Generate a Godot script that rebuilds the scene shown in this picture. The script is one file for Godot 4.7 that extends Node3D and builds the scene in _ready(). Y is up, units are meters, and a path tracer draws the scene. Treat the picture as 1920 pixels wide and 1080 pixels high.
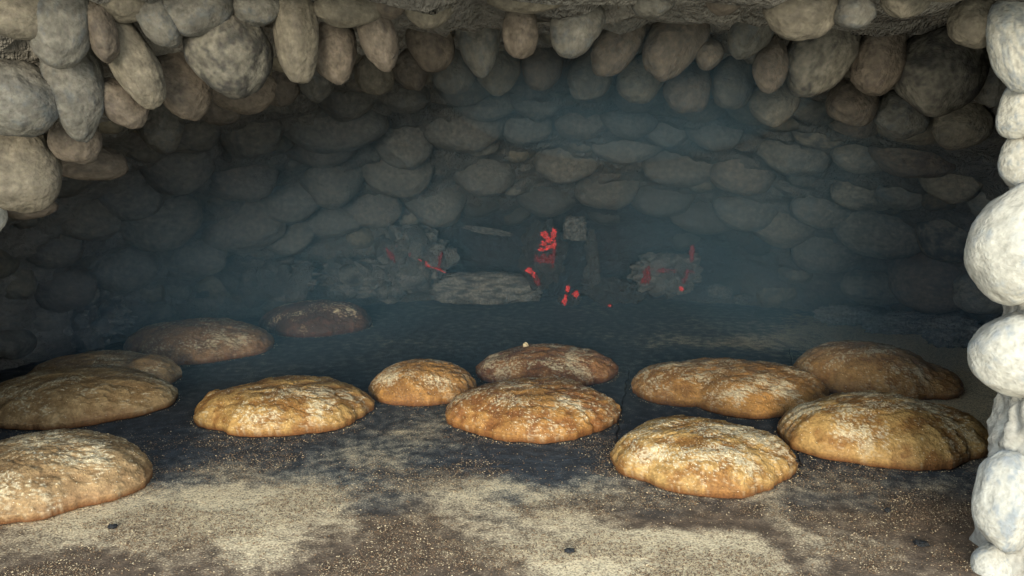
extends Node3D
# A wood-fired oven of river pebbles, its hearth set with rye flatbreads, smoke under the vault and embers at the back.
# Units are metres. The hearth's top is y = 0, the camera stands before the mouth, and the oven runs towards -z (its depth is called d).

const EYE := Vector3(0, 0.416, 0)
const PITCH := -10.7
const F := 1600.0

var taken := {}
var rng := RandomNumberGenerator.new()
var n1 := FastNoiseLite.new()
var n2 := FastNoiseLite.new()
var ico := {}
var oven: Node3D
var stones := []          # [centre, mean radius] of the stones set so far
var seen := []            # where they are seen, how large and how far
var mat_stone: StandardMaterial3D
var mat_mortar: StandardMaterial3D
var mat_pale: StandardMaterial3D
var mat_dull: StandardMaterial3D
var mat_crust: StandardMaterial3D
var mat_grain: StandardMaterial3D
var mat_char: StandardMaterial3D
var mat_ember: StandardMaterial3D
var grain_mesh: ArrayMesh


func _ready() -> void:
	rng.seed = 7
	for n in [n1, n2]:
		n.noise_type = FastNoiseLite.TYPE_SIMPLEX_SMOOTH
		n.fractal_type = FastNoiseLite.FRACTAL_NONE
		n.frequency = 1.0
	n1.seed = 3
	n2.seed = 11
	camera_and_light()
	materials()
	ground()
	hearth()
	oven_shell()
	placed_stones()
	filler_stones()
	fire()
	breads()
	bran()
	smoke()


# ------------------------------------------------------------------ camera, sky, sun, exposure
func camera_and_light() -> void:
	var cam := Camera3D.new()
	cam.name = "camera"
	cam.position = EYE
	cam.rotation_degrees = Vector3(PITCH, 0, 0)
	cam.fov = rad_to_deg(2.0 * atan(540.0 / F))
	cam.near = 0.02
	cam.far = 400.0
	add_child(cam)
	var sky_mat := ProceduralSkyMaterial.new()
	sky_mat.sky_top_color = Color(0.80, 0.86, 0.92)
	sky_mat.sky_horizon_color = Color(0.93, 0.94, 0.93)
	sky_mat.sky_curve = 0.2
	sky_mat.ground_bottom_color = Color(0.42, 0.40, 0.36)
	sky_mat.ground_horizon_color = Color(0.6, 0.58, 0.54)
	var sky := Sky.new()
	sky.sky_material = sky_mat
	var env := Environment.new()
	env.background_mode = Environment.BG_SKY
	env.sky = sky
	env.background_energy_multiplier = 1.35
	env.tonemap_mode = Environment.TONE_MAPPER_LINEAR
	env.tonemap_exposure = 4.2
	env.sdfgi_enabled = true
	env.ssao_enabled = true
	env.ssil_enabled = true
	env.volumetric_fog_enabled = true
	env.volumetric_fog_density = 0.0
	var we := WorldEnvironment.new()
	we.name = "world_environment"
	we.environment = env
	add_child(we)
	var sun := DirectionalLight3D.new()
	sun.name = "sun"
	sun.light_energy = 0.5
	sun.light_color = Color(1.0, 0.95, 0.86)
	sun.light_angular_distance = 22.0
	sun.shadow_enabled = true
	add_child(sun)
	sun.look_at_from_position(Vector3(-0.16, 0.15, 1.5), Vector3.ZERO)


# ------------------------------------------------------------------ helpers
func numbered(called: String) -> String:
	var k: int = taken.get(called, -1) + 1
	taken[called] = k
	return called if k == 0 else "%s_%03d" % [called, k]


func tag(o: Node, label: String, category: String, group := "", kind := "") -> void:
	if label: o.set_meta("label", label)
	if category: o.set_meta("category", category)
	if group: o.set_meta("group", group)
	if kind: o.set_meta("kind", kind)


func put(called: String, m: Mesh, mat: Material, parent: Node = null) -> MeshInstance3D:
	var o := MeshInstance3D.new()
	if parent == null:
		o.name = numbered(called)
		add_child(o, true)
	else:
		var key := "%d %s" % [parent.get_instance_id(), called]
		var k: int = taken.get(key, -1) + 1
		taken[key] = k
		o.name = called if k == 0 else "%s_%03d" % [called, k]
		parent.add_child(o, true)
	o.mesh = m
	o.material_override = mat
	return o


func thing(called: String, label: String, category: String, at: Vector3, group := "") -> Node3D:
	var o := Node3D.new()
	o.name = numbered(called)
	add_child(o, true)
	o.position = at
	tag(o, label, category, group)
	return o


func build(v: PackedVector3Array, idx: PackedInt32Array, col := PackedColorArray(), uv := PackedVector2Array(), flat := false) -> ArrayMesh:
	var nor := PackedVector3Array()
	nor.resize(v.size())
	for t in range(0, idx.size(), 3):
		var a := idx[t]
		var b := idx[t + 1]
		var c := idx[t + 2]
		var n := (v[c] - v[a]).cross(v[b] - v[a])
		nor[a] += n
		nor[b] += n
		nor[c] += n
	for i in nor.size():
		nor[i] = nor[i].normalized()
	var arr := []
	arr.resize(Mesh.ARRAY_MAX)
	arr[Mesh.ARRAY_VERTEX] = v
	arr[Mesh.ARRAY_NORMAL] = nor
	arr[Mesh.ARRAY_INDEX] = idx
	if col.size(): arr[Mesh.ARRAY_COLOR] = col
	if uv.size(): arr[Mesh.ARRAY_TEX_UV] = uv
	var m := ArrayMesh.new()
	m.add_surface_from_arrays(Mesh.PRIMITIVE_TRIANGLES, arr)
	return m


func sphere(level: int) -> Array:            # [unit vertices, clockwise indices]
	if ico.has(level):
		return ico[level]
	var v := PackedVector3Array()
	var idx := PackedInt32Array()
	if level == 0:
		var g := (1.0 + sqrt(5.0)) / 2.0
		for p in [[-1, g, 0], [1, g, 0], [-1, -g, 0], [1, -g, 0], [0, -1, g], [0, 1, g], [0, -1, -g], [0, 1, -g], [g, 0, -1], [g, 0, 1], [-g, 0, -1], [-g, 0, 1]]:
			v.append(Vector3(p[0], p[1], p[2]).normalized())
		for t in [[0, 11, 5], [0, 5, 1], [0, 1, 7], [0, 7, 10], [0, 10, 11], [1, 5, 9], [5, 11, 4], [11, 10, 2], [10, 7, 6], [7, 1, 8], [3, 9, 4], [3, 4, 2], [3, 2, 6], [3, 6, 8], [3, 8, 9], [4, 9, 5], [2, 4, 11], [6, 2, 10], [8, 6, 7], [9, 8, 1]]:
			idx.append_array(PackedInt32Array([t[0], t[2], t[1]]))
	else:
		var up: Array = sphere(level - 1)
		v = up[0].duplicate()
		var old: PackedInt32Array = up[1]
		var mid := {}
		for t in range(0, old.size(), 3):
			var e := [0, 0, 0]
			for k in 3:
				var a := old[t + k]
				var b := old[t + (k + 1) % 3]
				var key := mini(a, b) * 100000 + maxi(a, b)
				if not mid.has(key):
					mid[key] = v.size()
					v.append(((v[a] + v[b]) * 0.5).normalized())
				e[k] = mid[key]
			idx.append_array(PackedInt32Array([old[t], e[0], e[2], e[0], old[t + 1], e[1], e[2], e[1], old[t + 2], e[0], e[1], e[2]]))
	ico[level] = [v, idx]
	return ico[level]


func ray(px: float, py: float) -> Vector3:
	return (Basis(Vector3.RIGHT, deg_to_rad(PITCH)) * Vector3((px - 960.0) / F, (540.0 - py) / F, -1.0)).normalized()


func floor_at(px: float, py: float, y := 0.0) -> Vector3:
	var r := ray(px, py)
	return EYE + r * ((y - EYE.y) / r.y)


func depth(p: Vector3) -> float:
	return (p - EYE).dot(ray(960, 540))


# the vault: half width, crown height, middle and squareness of its arch at depth d
func arch(d: float) -> Array:
	var left := lerpf(-0.64, -1.0, smoothstep(0.86, 1.30, d))
	var right := lerpf(0.55, 1.2, smoothstep(0.70, 0.86, d))
	var t := smoothstep(0.86, 1.30, d)
	var e := sqrt(maxf(0.0, 1.0 - pow(maxf(0.0, d - 1.0) / 1.12, 2.0)))
	var mid := (left + right) * 0.5
	return [(right - left) * 0.5 * e, lerpf(0.55, 0.58, t) * e, mid, lerpf(lerpf(5.0, 3.0, smoothstep(0.66, 0.84, d)), 2.1, t), lerpf(7.0, 1.8, smoothstep(0.74, 1.05, d))]


func inside(p: Vector3, off := 0.0) -> bool:
	var a := arch(-p.z + off)
	if a[0] - off <= 0.01 or a[1] - off <= 0.01:
		return false
	var n: float = a[3] if p.x < a[2] else a[4]
	return pow(absf(p.x - a[2]) / (a[0] - off), n) + pow(maxf(p.y, 0.0) / (a[1] - off), n) < 1.0


func on_arch(a: Array, th: float) -> Vector2:
	var n: float = a[3] if cos(th) > 0.0 else a[4]
	return Vector2(a[2] - a[0] * spow(cos(th), 2.0 / n), a[1] * spow(sin(th), 2.0 / n))


func vault_hit(px: float, py: float, off: float) -> Vector3:
	var r := ray(px, py)
	var s := 0.8
	while s < 2.4:
		if not inside(EYE + r * s, off):
			break
		s += 0.004
	return EYE + r * s


func noise_tex(freq: float, octaves: int, sd: int, lo: float, hi: float, size := 512, type := FastNoiseLite.TYPE_SIMPLEX_SMOOTH) -> NoiseTexture2D:
	var n := FastNoiseLite.new()
	n.seed = sd
	n.noise_type = type
	n.frequency = freq
	n.fractal_octaves = octaves
	n.fractal_gain = 0.6
	var t := NoiseTexture2D.new()
	t.width = size
	t.height = size
	t.seamless = true
	t.noise = n
	var g := Gradient.new()
	g.set_color(0, Color(lo, lo, lo))
	g.set_color(1, Color(hi, hi, hi))
	t.color_ramp = g
	return t


func grainy(tex: Texture2D, bump: Texture2D, scale: float, height: float, rough: float) -> StandardMaterial3D:
	var m := StandardMaterial3D.new()
	m.vertex_color_use_as_albedo = true
	m.albedo_texture = tex
	m.uv1_triplanar = true
	m.uv1_world_triplanar = true
	m.uv1_scale = Vector3(scale, scale, scale)
	m.roughness = rough
	m.metallic_specular = 0.4
	m.heightmap_enabled = true
	m.heightmap_texture = bump
	m.heightmap_scale = height
	return m


func materials() -> void:
	mat_stone = grainy(noise_tex(0.03, 5, 1, 0.55, 1.0), noise_tex(0.045, 5, 2, 0.0, 1.0), 5.0, 0.2, 0.85)
	mat_pale = grainy(noise_tex(0.035, 5, 51, 0.78, 1.0), noise_tex(0.07, 4, 52, 0.0, 1.0), 6.0, 0.10, 0.85)
	mat_mortar = grainy(noise_tex(0.03, 5, 4, 0.55, 1.0), noise_tex(0.05, 5, 5, 0.0, 1.0), 5.0, 0.6, 0.95)
	mat_crust = grainy(noise_tex(0.05, 4, 8, 0.6, 1.0), noise_tex(0.06, 4, 9, 0.0, 1.0), 9.0, 0.12, 0.75)
	mat_char = grainy(noise_tex(0.03, 5, 12, 0.5, 1.0), noise_tex(0.05, 5, 13, 0.0, 1.0), 8.0, 0.5, 0.95)
	mat_grain = StandardMaterial3D.new()
	mat_grain.vertex_color_use_as_albedo = true
	mat_grain.roughness = 0.6
	mat_ember = StandardMaterial3D.new()
	mat_ember.albedo_color = Color(0.05, 0.02, 0.02)
	mat_ember.emission_enabled = true
	mat_ember.emission = Color(1.0, 0.24, 0.2)
	mat_ember.emission_texture = noise_tex(0.05, 4, 17, 0.0, 1.0, 256, FastNoiseLite.TYPE_CELLULAR)
	mat_ember.emission_operator = BaseMaterial3D.EMISSION_OP_MULTIPLY
	mat_ember.uv1_triplanar = true
	mat_ember.uv1_world_triplanar = true
	mat_ember.uv1_scale = Vector3(14, 14, 14)
	mat_ember.emission_energy_multiplier = 0.5
	mat_dull = mat_ember.duplicate()
	mat_dull.emission = Color(0.9, 0.1, 0.11)
	mat_dull.emission_energy_multiplier = 0.12
	var v := PackedVector3Array([Vector3(-1, 0, 0), Vector3(0.1, 0.1, -0.55), Vector3(1, 0.05, 0), Vector3(-0.1, 0.12, 0.55), Vector3(0, 0.32, 0), Vector3(0, -0.2, 0)])
	grain_mesh = build(v, PackedInt32Array([0, 1, 4, 1, 2, 4, 2, 3, 4, 3, 0, 4, 1, 0, 5, 2, 1, 5, 3, 2, 5, 0, 3, 5]))


# ------------------------------------------------------------------ ground and hearth
func ground() -> void:
	var pm := PlaneMesh.new()
	pm.size = Vector2(160, 160)
	var m := StandardMaterial3D.new()
	m.albedo_texture = noise_tex(0.02, 5, 21, 0.66, 0.80)
	m.uv1_triplanar = true
	m.uv1_world_triplanar = true
	m.albedo_color = Color(1.0, 0.94, 0.83)
	m.uv1_scale = Vector3(0.7, 0.7, 0.7)
	m.roughness = 0.95
	var o := put("ground", pm, m)
	o.position.y = -0.85
	o.set_meta("kind", "structure")


var floor_tex: ImageTexture
const FX0 := -1.15
const FX1 := 1.35
const FD0 := 0.45
const FD1 := 2.25


# pale flour (+) and bare soot (-) on the hearth: picture-independent patches, [x, d, half length, half width, turn, amount]
func patches() -> Array:
	var out := []
	for a in [
		[480, 985, 160, 60, -12, 1.0], [400, 925, 260, 40, 0, 0.55], [150, 960, 200, 45, 3, 0.62], [60, 1010, 110, 40, 5, 0.4], [960, 925, 200, 32, 0, 0.8],
		[1000, 985, 160, 40, -4, 0.55], [1250, 1050, 220, 46, 0, 1.4], [1130, 1060, 90, 30, 0, 0.6], [1500, 985, 40, 60, 0, 0.35], [1560, 1000, 25, 70, 28, 0.5], [1640, 985, 18, 50, 25, 0.35],
		[1400, 930, 150, 18, 0, 0.3], [1600, 905, 130, 20, 0, 0.3], [1750, 900, 60, 20, 20, 0.35], [1800, 780, 90, 90, 0, 1.0], [1800, 680, 130, 70, 0, 1.2], [1700, 630, 220, 34, 0, 1.2],
		[750, 825, 110, 32, -12, 0.4], [650, 860, 70, 14, 0, 0.3], [830, 790, 60, 16, 0, 0.3], [1330, 640, 150, 11, 0, 0.42], [720, 803, 45, 3, 0, 0.5], [780, 640, 110, 8, 0, 0.12], [600, 700, 80, 8, 0, 0.1],
		[200, 1060, 150, 34, 0, -0.35], [720, 960, 110, 45, 35, -0.25], [560, 1070, 200, 22, 0, -0.2], [1040, 945, 160, 6, 0, -0.4], [1250, 980, 120, 22, 0, -0.35], [1480, 1040, 30, 50, -20, -0.4],
		[1700, 1010, 130, 60, 0, -0.15], [300, 845, 120, 20, 0, -0.2], [1020, 870, 130, 22, 0, -0.3], [760, 1010, 50, 60, 30, -0.2],
	]:
		var p := floor_at(a[0], a[1])
		var k := depth(p) / F
		var slope := EYE.y / (p - EYE).length()
		out.append([p.x, -p.z, a[2] * k, a[3] * k / slope, deg_to_rad(a[4]), a[5]])
	return out


func hearth() -> void:
	# what lies on it: a coarse map of flour, then fine noise decides where it shows
	var gw := 200
	var gh := 150
	var coarse := Image.create_empty(gw, gh, false, Image.FORMAT_RF)
	var pts := patches()
	for j in gh:
		for i in gw:
			var x := lerpf(FX0, FX1, (i + 0.5) / gw)
			var d := lerpf(FD0, FD1, (j + 0.5) / gh)
			var wx := x + 0.03 * n1.get_noise_2d(x * 9.0, d * 9.0)
			var wd := d + 0.03 * n2.get_noise_2d(x * 9.0, d * 9.0)
			var s := 0.06
			for p in pts:
				var dx: float = wx - p[0]
				var dd: float = wd - p[1]
				var cs := cos(p[4])
				var sn := sin(p[4])
				var q := pow((dx * cs + dd * sn) / p[2], 2.0) + pow((-dx * sn + dd * cs) / p[3], 2.0)
				if q < 6.0:
					s += p[5] * exp(-q * 0.75)
			coarse.set_pixel(i, j, Color(s, 0, 0))
	var w := 2048
	var h := 1456
	coarse.resize(w, h, Image.INTERPOLATE_CUBIC)
	var big := coarse.get_data().to_float32_array()
	var fine := noise_bytes(0.6, 2, 31, w, h)
	var mid := noise_bytes(0.05, 4, 32, w, h)
	var low := noise_bytes(0.008, 4, 33, w, h)
	var rgb := PackedByteArray()
	rgb.resize(w * h * 3)
	for i in w * h:
		var f := fine[i] / 255.0
		var m := mid[i] / 255.0
		var l := low[i] / 255.0
		var s := big[i] + (m - 0.5) * 0.6 + (f - 0.5) * 0.9 + (l - 0.5) * 0.35
		var t := clampf((s - 0.08) / 0.9, 0.0, 1.0)
		t = t * t * (3.0 - 2.0 * t)
		t *= 1.0 - 0.6 * clampf((fine[(i * 7 + 4001) % (w * h)] / 255.0 - 0.56) / 0.14, 0.0, 1.0)
		var g := 0.75 + 0.5 * m
		# soot-blackened stone, brown bran dust, flour
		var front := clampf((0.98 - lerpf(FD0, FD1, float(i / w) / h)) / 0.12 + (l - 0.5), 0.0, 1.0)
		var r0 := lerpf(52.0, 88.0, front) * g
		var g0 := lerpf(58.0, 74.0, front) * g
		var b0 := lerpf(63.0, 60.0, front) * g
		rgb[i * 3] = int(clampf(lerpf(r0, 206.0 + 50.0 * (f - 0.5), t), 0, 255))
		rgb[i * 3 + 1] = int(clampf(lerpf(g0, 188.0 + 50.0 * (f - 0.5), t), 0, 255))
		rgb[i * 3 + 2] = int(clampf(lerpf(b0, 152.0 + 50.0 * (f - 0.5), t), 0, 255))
	floor_tex = ImageTexture.create_from_image(Image.create_from_data(w, h, false, Image.FORMAT_RGB8, rgb))
	var bump := Image.create_empty(w, h, false, Image.FORMAT_L8)
	var bb := PackedByteArray()
	bb.resize(w * h)
	for i in w * h:
		bb[i] = int(clampf(0.55 * fine[i] + 0.45 * mid[i], 0, 255))
	bump = Image.create_from_data(w, h, false, Image.FORMAT_L8, bb)
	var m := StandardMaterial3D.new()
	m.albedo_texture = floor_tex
	m.texture_repeat = false
	m.roughness = 0.8
	m.metallic_specular = 0.4
	m.heightmap_enabled = true
	m.heightmap_texture = ImageTexture.create_from_image(bump)
	m.heightmap_scale = 0.25
	var root := Node3D.new()
	root.name = "hearth_floor"
	add_child(root)
	root.set_meta("kind", "structure")
	var bed := BoxMesh.new()
	bed.size = Vector3(FX1 - FX0, 0.08, FD1 - FD0)
	var bm := StandardMaterial3D.new()
	bm.albedo_color = Color(0.2, 0.2, 0.2)
	bm.roughness = 0.95
	var bo := put("mortar_bed", bed, bm, root)
	bo.position = Vector3((FX0 + FX1) / 2, -0.0435, -(FD0 + FD1) / 2)
	# slabs, their corners where the joints of the hearth run
	var j0 := [[-700, 925], [260, 903], [742, 908], [832, 884], [1150, 855], [1500, 892], [2500, 892]]
	var j1 := [[-500, 705], [350, 712], [620, 712], [770, 668], [890, 690], [1180, 690], [1480, 652], [2300, 660]]
	var pts_at := func(l: Array) -> Array: return l.map(func(a): return floor_at(a[0], a[1]))
	var a0: Array = pts_at.call(j0)
	var a1: Array = pts_at.call(j1)
	var f := -FD0
	var b := -FD1
	var slabs := [
		[Vector3(FX0, 0, f), Vector3(FX1, 0, f), Vector3(FX1, 0, a0[6].z), a0[5], a0[4], a0[3], a0[2], a0[1], Vector3(FX0, 0, a0[0].z)],
		[Vector3(FX0, 0, a0[0].z), a0[1], a0[2], a0[3], a0[4], a1[5], a1[4], a1[3], a1[2], a1[1], Vector3(FX0, 0, a1[0].z)],
		[a0[4], a0[5], a1[6], a1[5]],
		[a0[5], Vector3(FX1, 0, a0[6].z), Vector3(FX1, 0, a1[7].z), a1[6]],
		[Vector3(FX0, 0, a1[0].z), a1[1], a1[2], a1[3], a1[4], a1[5], a1[6], Vector3(FX1, 0, a1[7].z), Vector3(FX1, 0, b), Vector3(FX0, 0, b)],
	]
	for k in slabs.size():
		var lift := [0.0, -0.0006, -0.0009, -0.0007, -0.0018]
		put("floor_slab", slab_mesh(slabs[k], lift[k]), m, root)


func noise_bytes(freq: float, octaves: int, sd: int, w: int, h: int) -> PackedByteArray:
	var n := FastNoiseLite.new()
	n.seed = sd
	n.noise_type = FastNoiseLite.TYPE_SIMPLEX_SMOOTH
	n.frequency = freq
	n.fractal_octaves = octaves
	return n.get_image(w, h).get_data()


func slab_mesh(poly: Array, lift: float) -> ArrayMesh:
	var pg := PackedVector2Array()
	for i in poly.size():           # edges broken up so that they are not ruled lines
		var p0: Vector3 = poly[i]
		var p1: Vector3 = poly[(i + 1) % poly.size()]
		var n := maxi(1, int(p0.distance_to(p1) / 0.02))
		for k in n:
			var p := p0.lerp(p1, float(k) / n)
			pg.append(Vector2(p.x + 0.004 * n1.get_noise_2d(p.x * 25.0, p.z * 25.0), p.z + 0.004 * n2.get_noise_2d(p.x * 25.0, p.z * 25.0)))
	var v := PackedVector3Array()
	var uv := PackedVector2Array()
	var idx := PackedInt32Array()
	var rings := []
	for ring in [[-0.0006, lift - 0.0065], [-0.0006, lift - 0.0025], [-0.0016, lift]]:
		var shapes := Geometry2D.offset_polygon(pg, ring[0], Geometry2D.JOIN_MITER)
		rings.append([shapes[0], ring[1]])
	# the top
	var top: PackedVector2Array = rings[2][0]
	var tri := Geometry2D.triangulate_polygon(top)
	for q in top:
		v.append(Vector3(q.x, lift, q.y))
		uv.append(floor_uv(q))
	for t in range(0, tri.size(), 3):
		var a := top[tri[t]]
		var cw := (top[tri[t + 1]] - a).cross(top[tri[t + 2]] - a) > 0.0
		idx.append_array(PackedInt32Array([tri[t], tri[t + 1], tri[t + 2]]) if cw else PackedInt32Array([tri[t], tri[t + 2], tri[t + 1]]))
	# the chamfer and the side: a strip of its own
	var first := v.size()
	for q in top:
		v.append(Vector3(q.x, lift, q.y))
		uv.append(floor_uv(q))
	var c := Vector2.ZERO
	for q in top:
		c += q
	c /= top.size()
	for q in top:
		var o := q + (q - c).normalized() * 0.0008
		v.append(Vector3(o.x, lift - 0.002, o.y))
		uv.append(floor_uv(o))
	for q in top:
		var o := q + (q - c).normalized() * 0.001
		v.append(Vector3(o.x, lift - 0.0085, o.y))
		uv.append(floor_uv(o))
	var n := top.size()
	for r in 2:
		for i in n:
			var a := first + r * n + i
			var b := first + r * n + (i + 1) % n
			idx.append_array(PackedInt32Array([a, b, a + n, b, b + n, a + n]))
	return build(v, idx, PackedColorArray(), uv)


func floor_uv(q: Vector2) -> Vector2:
	return Vector2((q.x - FX0) / (FX1 - FX0), (-q.y - FD0) / (FD1 - FD0))


# ------------------------------------------------------------------ the oven
func soot_and_shade(p: Vector3) -> float:              # soot plus inner shade painted into the colour with depth, less on the right
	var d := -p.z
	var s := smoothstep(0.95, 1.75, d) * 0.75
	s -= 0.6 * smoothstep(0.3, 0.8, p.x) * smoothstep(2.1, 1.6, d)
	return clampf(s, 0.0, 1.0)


func painted_hollow(p: Vector3) -> float:             # the dark cavity round the embers: its shade and soot painted on as black
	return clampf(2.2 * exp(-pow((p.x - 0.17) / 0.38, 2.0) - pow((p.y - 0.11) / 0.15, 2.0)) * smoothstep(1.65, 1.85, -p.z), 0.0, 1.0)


func oven_shell() -> void:
	oven = thing("stone_oven", "domed oven of grey river pebbles bedded in mortar, open mouth facing forward", "oven", Vector3.ZERO)
	var nu := 190
	var nd := 170
	var v := PackedVector3Array()
	var col := PackedColorArray()
	var idx := PackedInt32Array()
	var d_front := 0.63
	var d_back := 2.12
	for j in nd + 1:
		var t := float(j) / nd
		var d := lerpf(d_front, d_back, 1.0 - pow(1.0 - t, 1.7))
		var a := arch(d)
		for i in nu + 1:
			var th := PI * (float(i) / nu)
			var p := skin(a, th, d)
			v.append(p)
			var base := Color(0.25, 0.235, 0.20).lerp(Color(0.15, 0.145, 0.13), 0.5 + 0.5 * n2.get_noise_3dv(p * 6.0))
			col.append(base.lerp(Color(0.065, 0.066, 0.067), soot_and_shade(p) * 0.85).lerp(Color(0.015, 0.015, 0.016), painted_hollow(p)))  # mortar colour carries the soot, the inner shade and the dark cavity
	for j in nd:
		for i in nu:
			var q := j * (nu + 1) + i
			idx.append_array(PackedInt32Array([q, q + nu + 1, q + 1, q + 1, q + nu + 1, q + nu + 2]))
	put("mortar", build(v, idx, col), mat_mortar, oven)
	# outside: a thick shell that meets the vault round the mouth
	v = PackedVector3Array()
	idx = PackedInt32Array()
	col = PackedColorArray()
	var mu := 96
	var rows := []
	for s in 40:
		rows.append(lerpf(0.56, 2.51, float(s) / 39.0))
	var all := []
	all.append(["mouth", 0.0])
	for k in 7:
		all.append(["face", float(k) / 6.0])
	for r in rows:
		all.append(["dome", r])
	for e in all:
		for i in mu + 1:
			var th := PI * (float(i) / mu)
			var a := arch(d_front)
			var p := skin(a, th, d_front)
			var fx := sqrt(maxf(0.0, 1.0 - pow(maxf(0.0, e[1] - 0.95) / 1.56, 2.0)))
			var g := Vector3(0.05 - 1.45 * spow(cos(th), 0.6) * (fx if e[0] == "dome" else 1.0), 0.98 * spow(sin(th), 0.6) * (fx if e[0] == "dome" else 1.0) - 0.01, -e[1] if e[0] == "dome" else -0.56)
			if e[0] == "face":
				p = p.lerp(g, e[1])
				p.z = lerpf(-d_front, -0.56, smoothstep(0.0, 0.25, e[1]))
			elif e[0] == "dome":
				p = g
			p += Vector3(n1.get_noise_3dv(p * 14.0), n1.get_noise_3dv(p * 14.0 + Vector3(9, 0, 0)), n2.get_noise_3dv(p * 14.0)) * (0.0 if e[0] == "mouth" or e[1] == 0.0 else 0.01)
			v.append(p)
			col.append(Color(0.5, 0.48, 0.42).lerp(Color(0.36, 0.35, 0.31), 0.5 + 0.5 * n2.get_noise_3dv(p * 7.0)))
	for j in all.size() - 1:
		for i in mu:
			var q := j * (mu + 1) + i
			idx.append_array(PackedInt32Array([q, q + 1, q + mu + 1, q + 1, q + mu + 2, q + mu + 1]))
	put("outer_mortar", build(v, idx, col), mat_mortar, oven)
	var plinth := BoxMesh.new()
	plinth.size = Vector3(2.9, 0.76, 2.1)
	var pm := StandardMaterial3D.new()
	pm.albedo_texture = noise_tex(0.03, 5, 41, 0.5, 0.68)
	pm.uv1_triplanar = true
	pm.uv1_scale = Vector3(2, 2, 2)
	pm.roughness = 0.95
	var o := put("plinth", plinth, pm, oven)
	o.position = Vector3(0.05, -0.47, -1.5)


func skin(a: Array, th: float, d: float) -> Vector3:
	var q := on_arch(a, th)
	var p := Vector3(q.x, q.y - 0.01, -d)
	var n := (Vector3(a[2], 0.1, -minf(d, 1.2)) - p).normalized()
	return p + n * (0.012 + 0.014 * smoothstep(0.9, 1.1, d) + 0.018 * n1.get_noise_3dv(p * 11.0) + 0.010 * n2.get_noise_3dv(p * 34.0) + 0.005 * n1.get_noise_3dv(p * 90.0))


func spow(x: float, e: float) -> float:
	return signf(x) * pow(absf(x), e)


# One pebble on the unit sphere: base and blotch colours (linear), how much blotch, how streaked, how much mortar clings to its upper end.
func pebble(sd: int, level: int, base: Color, blotch: Color, amount: float, streak := 0.0, clings := 0.35, rough := 0.014) -> ArrayMesh:
	var s: Array = sphere(level)
	var u: PackedVector3Array = s[0]
	var v := PackedVector3Array()
	var col := PackedColorArray()
	v.resize(u.size())
	col.resize(u.size())
	var o := Vector3(sd * 3.17, sd * 1.31, sd * 2.03)
	var taper := 0.16 * sin(sd * 2.4)
	var mortar := Color(0.16, 0.143, 0.11)
	mortar = mortar.lerp(base, 0.4)
	for i in u.size():
		var p := u[i]
		var big := n1.get_noise_3dv(p * 0.75 + o)
		var med := n2.get_noise_3dv(p * 1.9 + o)
		var fin := n1.get_noise_3dv(p * 6.0 + o)
		var tiny := n2.get_noise_3dv(p * 15.0 + o)
		var stuck := smoothstep(0.62 - clings, 1.05 - clings, p.y * 0.62 + 0.22 * med + 0.16 * fin)
		var r := 1.0 + 0.11 * big + 0.03 * med + rough * 0.6 * fin + rough * 0.4 * tiny
		r += stuck * (0.02 + 0.03 * fin + 0.025 * tiny)
		var q := p * r
		q.x *= 1.0 + taper * p.y
		v[i] = q
		var b := smoothstep(0.15 - 0.6 * amount, 0.75 - 0.6 * amount, 0.5 * med + 0.35 * fin + 0.35 * big + 0.2 * tiny) if amount > 0.0 else 0.0
		var c := base.lerp(blotch, b)
		if streak > 0.0:
			var w := absf(n2.get_noise_3d(p.x * 2.4 + p.y * 1.4 + o.x, p.y * 0.7 + o.y, p.z * 1.5))
			c = c.lerp(blotch, streak * smoothstep(0.22, 0.0, w))
		c = c * (1.0 + 0.16 * fin + 0.2 * tiny + 0.16 * med)
		c = c.lerp(mortar * (1.0 + 0.5 * tiny), stuck * 0.8)
		c.a = 1.0
		col[i] = c
	return build(v, s[1], col)


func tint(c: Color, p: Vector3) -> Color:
	var k := soot_and_shade(p)
	c *= 1.0 + 1.3 * smoothstep(0.3, 0.65, p.x) * smoothstep(1.1, 1.3, -p.z)      # stone colour raised to brighten the right wall
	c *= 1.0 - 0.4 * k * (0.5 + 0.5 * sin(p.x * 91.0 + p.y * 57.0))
	return c.lerp(Color(0.13, 0.13, 0.125), k * 0.8).lerp(Color(0.018, 0.019, 0.02), painted_hollow(p))


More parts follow.
